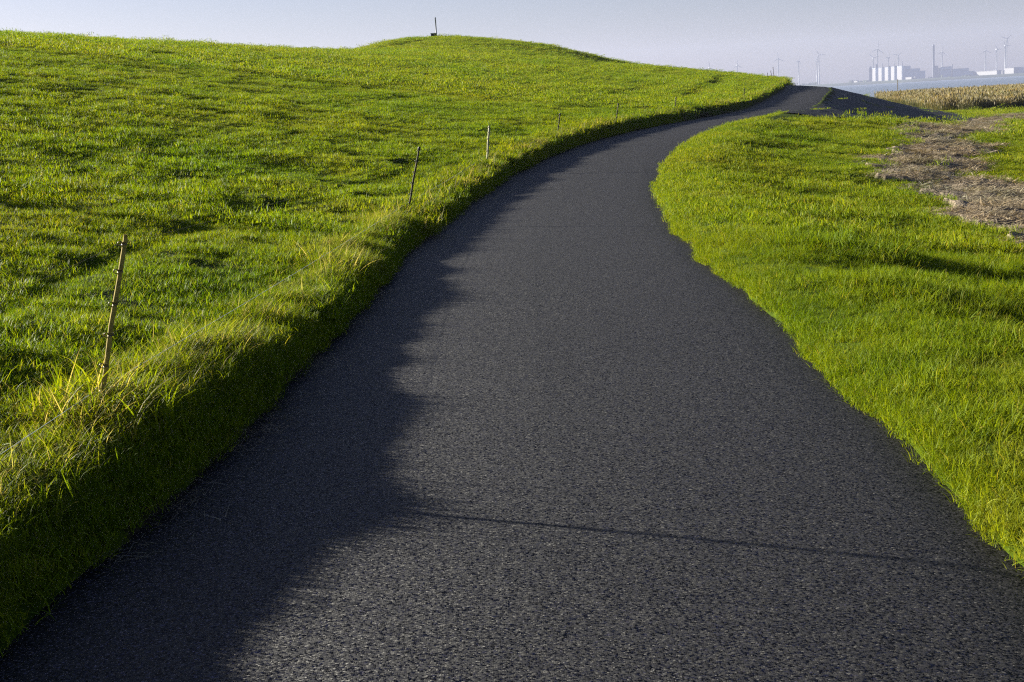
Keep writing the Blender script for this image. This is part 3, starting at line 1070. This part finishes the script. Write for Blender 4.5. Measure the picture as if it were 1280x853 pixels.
hall('turbine_hall', 1128, 1137.8, [(1128.2, 1137.7, 83.2, MAT_GREYBLUE)], 'tall pale blue block next to the row of white boiler houses', 'industrial hall', MAT_GREYBLUE)
hall('industrial_hall', 1137.9, 1156, [(1137.9, 1149.8, 86.2, MAT_GREYBLUE), (1149.9, 1155.5, 89.0, MAT_GREYBLUE)], 'stepped blue grey hall between the boiler houses and the tall chimney', 'industrial hall', MAT_GREYBLUE)
hall('low_shed', 1132, 1139.2, [(1132.3, 1139.0, 97.0, MAT_WHITE)], 'small bright white shed low in front of the pale blue block', 'shed', MAT_WHITE, 9, FAR - 150, MAT_WHITE, False, turn=48)
hall('low_shed', 1141, 1145, [(1141.6, 1144.2, 96.6, MAT_WHITE)], 'tiny white shed to the right of the bright low one', 'shed', MAT_WHITE, 6, FAR - 150, MAT_WHITE, False, turn=48)
hall('low_shed', 1066, 1072, [(1067.5, 1071.5, 101.8, MAT_WHITE)], 'tiny white shed alone on the shore left of the power station', 'shed', MAT_WHITE, 6, FAR - 150, MAT_WHITE, False, turn=48)
e, pc, u = hall('industrial_hall', 1170, 1216, [(1170.2, 1174.8, 82.6, MAT_DARK), (1175.2, 1177.4, 85.5, MAT_WHITE), (1177.6, 1189.4, 83.8, MAT_GREYBLUE), (1191.2, 1208.8, 86.2, MAT_GREYBLUE), (1209, 1215, 89.5, MAT_GREYBLUE)],
                'broad blue grey works with a dark tower right of the tall chimney', 'industrial hall', MAT_GREYBLUE)
bm = bmesh.new(); dx = (1190.4 - pc) * u; add_tube(bm, [(dx, 8, 0), (dx, 8, far_h(1190, 80.8))], [2.4, 2.0], 12); bm_obj('stack', bm, MAT_DARK, e)
hall('long_warehouse', 1216, 1246, [(1216.5, 1245.5, 89.6, MAT_WHITE)], 'long low warehouse with a white roof below the right hand turbines', 'warehouse', MAT_WHITE, 14, FAR - 40, MAT_WHITE, False, turn=48)
hall('warehouse', 1254, 1266.5, [(1246, 1254, 88.6, MAT_WHITE), (1256, 1266, 85.6, MAT_WHITE)], 'white two level warehouse beside the long low one', 'warehouse', MAT_WHITE, 10, FAR - 45, MAT_WHITE, False, turn=48)
hall('industrial_hall', 1266, 1300, [(1266.2, 1280, 84.4, MAT_GREYBLUE), (1280.2, 1300, 85.0, MAT_GREYBLUE)], 'grey flat roofed hall at the right edge of the far shore', 'industrial hall', MAT_GREYBLUE, 60, FAR - 30)

p = far_base(1166.7, FAR - 60)
e = empty('chimney', p, 'tall slender grey chimney rising alone above the far works', 'chimney'); facing(e, p)
h = far_h(1166.7, 56.0, FAR - 60)
bm = bmesh.new(); add_tube(bm, [(0, 0, 0), (0, 0, h * .5), (0, 0, h - 4)], [4.4, 4.0, 3.7], 20); bm_obj('shaft', bm, MAT_CONC, e, True)
bm = bmesh.new(); add_tube(bm, [(0, 0, h - 4), (0, 0, h)], [3.9, 3.9], 20); bm_obj('rim', bm, MAT_DARK, e)
bm = bmesh.new(); add_box(bm, -9, 9, -6, 6, 0, 7, .3); bm_obj('base_house', bm, MAT_WHITE, e)


def blade_bm(length):
    bm = bmesh.new()
    secs = []
    for t, c, th in ((0, 1.3, 1.2), (.08, 1.5, 1.1), (.2, 2.7, .7), (.5, 1.9, .45), (.8, 1.2, .28), (1.0, .45, .12)):
        ring = []
        for k in range(8):
            a = 2 * math.pi * k / 8
            ring.append(bm.verts.new((math.cos(a) * c / 2 + (c - 1.3) * .25, math.sin(a) * th / 2, t * length)))
        secs.append(ring)
    for a, b in zip(secs[:-1], secs[1:]):
        for k in range(8):
            bm.faces.new((a[k], a[(k + 1) % 8], b[(k + 1) % 8], b[k]))
    bm.faces.new(secs[0][::-1]); bm.faces.new(secs[-1])
    return bm


def turbine(px, py, yaw, spin, blen, label, dist=FAR + 200):
    p = far_base(px, dist)
    h = far_h(px, py, dist)
    e = empty('wind_turbine', p, label, 'wind turbine', 'wind turbines on the far shore')
    e.rotation_euler = (0, 0, -math.atan2(p[0], p[1]) + R(yaw))
    bm = bmesh.new(); add_tube(bm, [(0, 0, 0), (0, 0, h * .5), (0, 0, h - 1.5)], [2.6, 2.1, 1.5], 16); bm_obj('tower', bm, MAT_TURB, e, True)
    bm = bmesh.new(); add_box(bm, -1.9, 1.9, -2.5, 8, h - 1.5, h + 2.2, .5); bm_obj('nacelle', bm, MAT_TURB, e)
    bm = bmesh.new(); bmesh.ops.create_uvsphere(bm, u_segments=12, v_segments=8, radius=1.9)
    bmesh.ops.translate(bm, vec=(0, -3.6, h + .3), verts=bm.verts); bm_obj('hub', bm, MAT_TURB, e, True)
    for k in range(3):
        o = bm_obj('blade', blade_bm(blen), MAT_TURB, e, True)
        o.location = (0, -3.9, h + .3)
        o.rotation_euler = (0, R(spin + 120 * k), 0)


T = [
    (887.5, 85.0, 20, -5, 30, 'wind turbine leftmost of all, half hidden behind the grassy dike'),
    (922.2, 82.0, 25, 0, 22, 'short wind turbine showing above the dike, second from the left'),
    (973.3, 73.6, -10, -4, 29, 'wind turbine behind the three stakes at the road crest'),
    (998.6, 76.9, 70, 10, 22, 'wind turbine with its rotor seen edge on, above the middle of the road crest'),
    (1021.4, 76.7, 60, -20, 20, 'shorter wind turbine of the close pair at the right of the road crest'),
    (1023.9, 68.9, 5, -28, 27, 'taller wind turbine of the close pair at the right of the road crest'),
    (1091.4, 72.8, 15, -45, 22, 'wind turbine standing behind the leftmost white boiler house'),
    (1096.9, 61.7, 10, 7, 31, 'tallest wind turbine behind the row of white boiler houses'),
    (1110.6, 72.4, 75, 0, 14, 'wind turbine half hidden behind the middle boiler houses'),
    (1122.6, 69.8, 10, -72, 22, 'wind turbine behind the widest white boiler house'),
    (1177.3, 65.4, 15, -112, 22, 'wind turbine just right of the tall chimney'),
    (1231.7, 63.4, 10, -2, 24, 'wind turbine above the long white warehouse, left of three standing close'),
    (1245.5, 61.9, 35, -30, 19, 'wind turbine between the one above the long warehouse and the tall pair'),
    (1256.1, 57.4, 20, -27, 21, 'stout white wind turbine, front one of the tall pair at far right'),
    (1257.9, 48.9, 20, 50, 25, 'highest wind turbine, rising behind the front one of the right hand pair'),
]
for k, t in enumerate(T):
    turbine(*t, dist=FAR + 160 + 12 * k)

# tiny far mast above the road crest
p = far_base(989.6, 4400)
e = empty('beacon_mast', (p[0], p[1], WATER_Z), 'tiny faint beacon mast over the left part of the road crest', 'mast')
bm = bmesh.new(); add_tube(bm, [(0, 0, -2), (0, 0, 30)], [1.0, .7], 8); bm_obj('pole', bm, MAT_DARK, e)
bm = bmesh.new(); add_tube(bm, [(0, 0, 30), (0, 0, 33.5)], [1.6, 1.2], 8); bm_obj('lamp_head', bm, MAT_DARK, e)

# marker pole in the water behind the reeds
a_, b_ = at_range(1122, 112, 300), at_range(1122, 100, 300)
e = empty('water_pole', (a_[0], a_[1], WATER_Z), 'thin grey pole standing in the water behind the reeds', 'pole')
MAT_POLE = simple_mat('weathered_wood', (.16, .14, .11), .9, .3, 20)
bm = bmesh.new(); add_tube(bm, [(0, 0, -1.0), (0, 0, b_[2] - WATER_Z)], [.11, .09], 8); bm_obj('shaft', bm, MAT_POLE, e)
bm = bmesh.new(); add_tube(bm, [(0, 0, b_[2] - WATER_Z - .05), (0, 0, b_[2] - WATER_Z + .12)], [.15, .05], 8); bm_obj('cap', bm, MAT_DARK, e)

# ------------------------------------------------------------------ fence
MAT_POST = simple_mat('brown_fence_stake', (.30, .225, .045), .85, .35, 25)
MAT_POSTD = simple_mat('dark_fence_stake', (.055, .045, .025), .8, .35, 25)
MAT_POSTW = simple_mat('pale_plastic_post', (.33, .31, .17), .5, .1, 20)
MAT_INSUL = simple_mat('insulator_plastic', (.13, .09, .03), .5, .1, 20)
MAT_INSULD = simple_mat('insulator_black', (.03, .03, .03), .5, .1, 20)
MAT_WIREB = simple_mat('rusty_wire', (.12, .09, .04), .6, .2, 30)
MAT_WIREG = simple_mat('grey_polywire', (.48, .52, .55), .5, .15, 40)

POSTS = [(157, 293, 123, 518, 'brown fence stake with ring insulators, nearest the camera', MAT_POST, MAT_INSUL, .0112),
         (524, 185, 510, 263, 'dark leaning fence stake with a black cap, second from the camera', MAT_POSTD, MAT_INSULD, .013),
         (611.5, 157, 609, 199, 'pale fence post with a knobbed edge, third from the camera', MAT_POSTW, MAT_POSTW, .02),
         (700, 142, 697, 170, 'thin dark fence stake, first after the pale knobbed post', MAT_POSTD, MAT_INSULD, .015),
         (773, 130, 770, 153, 'thin fence stake by the bend, second after the pale knobbed post', MAT_POSTD, MAT_INSULD, .016),
         (845, 122, 844, 139, 'small far fence stake below the furrow on the mound', MAT_POSTD, MAT_INSULD, .017),
         (930.5, 111, 930, 126, 'farthest fence stake near the top of the road', MAT_POSTD, MAT_INSULD, .018)]
FR = [.95, .80, .62, .45, .28, .147]
anchors = []
for (tx, ty, bx, by, lab, mp_, mi_, rad) in POSTS:
    b = ground_hit(bx, by + (2 if by > 400 else 2 if by > 180 else 1))
    dist = math.hypot(b[0], b[1])
    t = at_range(tx, ty, dist)
    axis = Vector(t - b)
    e = empty('fence_post', b, lab, 'fence post', 'stakes of the electric fence beside the road')
    bm = bmesh.new()
    add_tube(bm, [tuple(-axis * 0.18)] + [tuple(axis * q + Vector((.004 * math.sin(q * 9), 0, 0))) for q in (0, .25, .5, .75, .97)] + [tuple(axis)], [rad * .9, rad * 1.05, rad, rad, rad * .97, rad * .95, rad * .7], 10)
    bm_obj('stake', bm, mp_, e, True)
    ring = []
    for q in FR:
        bm = bmesh.new()
        c = axis * q
        side = -1 if mp_ is not MAT_POSTW else (1 if FR.index(q) % 2 else -1)
        loop = [tuple(c + Vector((side * (rad * .6 + .011 - .011 * math.cos(a) ), -.004, .010 * math.sin(a)))) for a in np.linspace(0, 2 * math.pi, 11)[:-1]]
        add_tube(bm, loop + [loop[0]], .0026 if dist < 15 else .0036, 6)
        add_tube(bm, [tuple(c + Vector((0, 0, -.006))), tuple(c + Vector((0, 0, .006)))], rad * (1.22 if mp_ is not MAT_POSTD else 1.08), 10)
        bm_obj('insulator', bm, mi_, e, True)
        ring.append(Vector(b) + c + Vector((-(rad * .6 + .024), -.004, -.006)))
    if mp_ is MAT_POSTD:
        bm = bmesh.new(); add_tube(bm, [tuple(axis * .965), tuple(axis * 1.0), tuple(axis * 1.02)], [rad * 1.4, rad * 1.4, rad * 0.9], 10); bm_obj('cap', bm, mi_, e, True)
    anchors.append(ring)

# a post's worth of anchors before the picture's left edge, so that the wires run on
f0 = [a + (a - anchors[1][i]) * .45 for i, a in enumerate(anchors[0])]
for q in range(6): f0[q].z = anchors[0][q].z - .02


def wire(name, idx, sag, rad, mat, label, hang=False):
    pts = []
    chain = [f0[idx]] + [a[idx] for a in anchors]
    for a, b in zip(chain[:-1], chain[1:]):
        for k in range(24):
            t = k / 24
            p = a.lerp(b, t)
            p.z -= sag * 4 * t * (1 - t)
            pts.append(p)
    pts.append(chain[-1])
    if hang:
        X = np.array([p.x for p in pts]); Y = np.array([p.y for p in pts])
        h = height(X, Y)
        for p, hh in zip(pts, h): p.z = max(p.z, hh + .05)
    bm = bmesh.new(); add_tube(bm, [tuple(p) for p in pts], rad, 6)
    o = bm_obj(name, bm, mat, None, True)
    tag(o, label, 'fence wire')


wire('fence_wire', 0, .06, .0007, MAT_WIREB, 'thin brown wire strung along the tops of the fence stakes')
wire('fence_wire', 3, .05, .0006, MAT_WIREB, 'thin brown wire at half height of the fence stakes')
wire('fence_wire', 5, .02, .0013, MAT_WIREG, 'pale grey rope wire running low over the grass past the stakes', True)

# ------------------------------------------------------------------ things on the skyline
MAT_STEEL = simple_mat('grey_steel', (.16, .17, .20), .45, .1, 10)
MAT_BLACK = simple_mat('black_steel', (.015, .015, .018), .6, .1, 10)
MAT_SLAB = simple_mat('white_slab', (.75, .75, .73), .6, .05, 10)


def crest_ground(px, dist):
    p = at_range(px, 100, dist)
    z = height(np.array([p[0]]), np.array([p[1]]))[0]
    return np.array([p[0], p[1], z])


b = crest_ground(545.5, 114)
scale = 114 / F
e = empty('marker_post', b, 'thin grey post standing on top of the grassy mound', 'post')
t = at_range(544, 22.5, 114)
bt = at_range(545.6, 43, 114)
top = Vector(t - b); bot = Vector(bt - b); bot.z = -.3
bm = bmesh.new(); add_tube(bm, [tuple(bot), tuple(top * .5 + bot * .5), tuple(top)], [.058, .055, .05], 10); bm_obj('shaft', bm, MAT_STEEL, e, True)
bm = bmesh.new(); add_tube(bm, [tuple(top), tuple(top + Vector((0, 0, .05)))], [.065, .04], 10); bm_obj('cap', bm, MAT_STEEL, e)
b2 = at_range(541.7, 42.6, 113.8)
zg = height(np.array([b2[0]]), np.array([b2[1]]))[0]
e = empty('low_bench', (b2[0], b2[1], zg), 'low black bench with a pale top at the foot of the marker post', 'bench')
ht = b2[2] - zg
bm = bmesh.new(); add_box(bm, -.22, .22, -.2, .2, -.2, max(ht, .12) + .02, .02); bm_obj('base', bm, MAT_BLACK, e)
bm = bmesh.new(); add_box(bm, -.25, .25, -.23, .23, max(ht, .12) + .023, max(ht, .12) + .07, .01); bm_obj('top', bm, MAT_SLAB, e)

for (tx, ty, bx, by, lab) in ((959.2, 91, 960.5, 97.5, 'shortest thin stake of the three leaning at the road crest'),
                              (963.3, 88.6, 965.6, 96.8, 'middle thin stake of the three leaning at the road crest'),
                              (966.2, 84.2, 967.8, 96.8, 'tallest thin stake of the three leaning at the road crest')):
    dist = 110
    b = at_range(bx, by, dist)
    zg = height(np.array([b[0]]), np.array([b[1]]))[0]
    t = at_range(tx, ty, dist)
    e = empty('leaning_stake', (b[0], b[1], zg), lab, 'stake', 'three stakes at the road crest')
    axis = Vector((t[0] - b[0], t[1] - b[1], t[2] - zg))
    bm = bmesh.new(); add_tube(bm, [tuple(axis * -.2), tuple(axis * .5), tuple(axis)], [.022, .022, .018], 8); bm_obj('shaft', bm, MAT_POSTD, e, True)
    bm = bmesh.new(); add_tube(bm, [tuple(axis * .93), tuple(axis)], [.03, .024], 8); bm_obj('cap', bm, MAT_POSTD, e, True)
for (tx, ty, lab) in ((12.5, 36, 'left one of two tiny thin stakes on the dike skyline at far left'), (20, 36.5, 'right one of two tiny thin stakes on the dike skyline at far left')):
    t = at_range(tx, ty, 74)
    zg = height(np.array([t[0]]), np.array([t[1]]))[0]
    e = empty('skyline_stake', (t[0], t[1], zg), lab, 'stake', 'two thin stakes on the dike skyline')
    bm = bmesh.new(); add_tube(bm, [(0, 0, -.2), (0, 0, max(t[2] - zg, .3))], [.016, .012], 8); bm_obj('shaft', bm, MAT_POSTD, e, True)

# ------------------------------------------------------------------ haze
HAZE = 1.2e-4
bm = bmesh.new()
add_box(bm, -6200, 6200, -6200, 6200, -6, 215)
me = bpy.data.meshes.new('haze'); bm.to_mesh(me); bm.free()
hz = link(bpy.data.objects.new('haze', me))
m, nt, out = new_mat('haze')
v = N(nt, 'ShaderNodeVolumePrincipled')
v.inputs['Color'].default_value = (.45, .49, .68, 1)
v.inputs['Density'].default_value = HAZE
v.inputs['Anisotropy'].default_value = 0.2
nt.links.new(v.outputs[0], out.inputs['Volume'])
me.materials.append(m)
tag(hz, 'thin pale haze lying over the estuary', 'haze', kind='stuff')

# ------------------------------------------------------------------ light
SUN_EL = R(16.3)
tosun = Vector((-math.cos(R(27)) * math.cos(SUN_EL), math.sin(R(27)) * math.cos(SUN_EL), math.sin(SUN_EL)))
sd_ = bpy.data.lights.new('sun', 'SUN')
sd_.energy = 5.0
sd_.angle = R(0.65)
sd_.color = (1.0, 0.94, 0.80)
so = link(bpy.data.objects.new('sun', sd_))
so.rotation_euler = tosun.to_track_quat('Z', 'Y').to_euler()
w = bpy.data.worlds.new('World')
SC.world = w
w.use_nodes = True
w.cycles.sampling_method = 'NONE'
nt = w.node_tree
bg = nt.nodes['Background']
sk = nt.nodes.new('ShaderNodeTexSky')
sk.sky_type = 'NISHITA'
sk.sun_disc = False
sk.sun_elevation = SUN_EL
sk.sun_rotation = math.atan2(tosun.x, tosun.y)
sk.altitude = 0
sk.air_density = 1.0
sk.dust_density = 1.0
sk.ozone_density = 2.0
nt.links.new(mix(nt, 1.0, sk.outputs[0], (0.447, 0.426, 0.525), 'MULTIPLY'), bg.inputs['Color'])
bg.inputs['Strength'].default_value = 0.05

# ------------------------------------------------------------------ render
SC.render.engine = 'CYCLES'
SC.view_settings.view_transform = 'Standard'
SC.view_settings.look = 'None'
SC.view_settings.gamma = 1
SC.view_settings.use_curve_mapping = False
SC.view_settings.exposure = 2.1
SC.cycles.volume_bounces = 1
SC.cycles.max_bounces = 6
SC.cycles.transparent_max_bounces = 8
SC.cycles.use_denoising = False
SC.cycles.filter_width = 1.2
SC.cycles.sample_clamp_direct = 0.6
SC.cycles.sample_clamp_indirect = 0.5
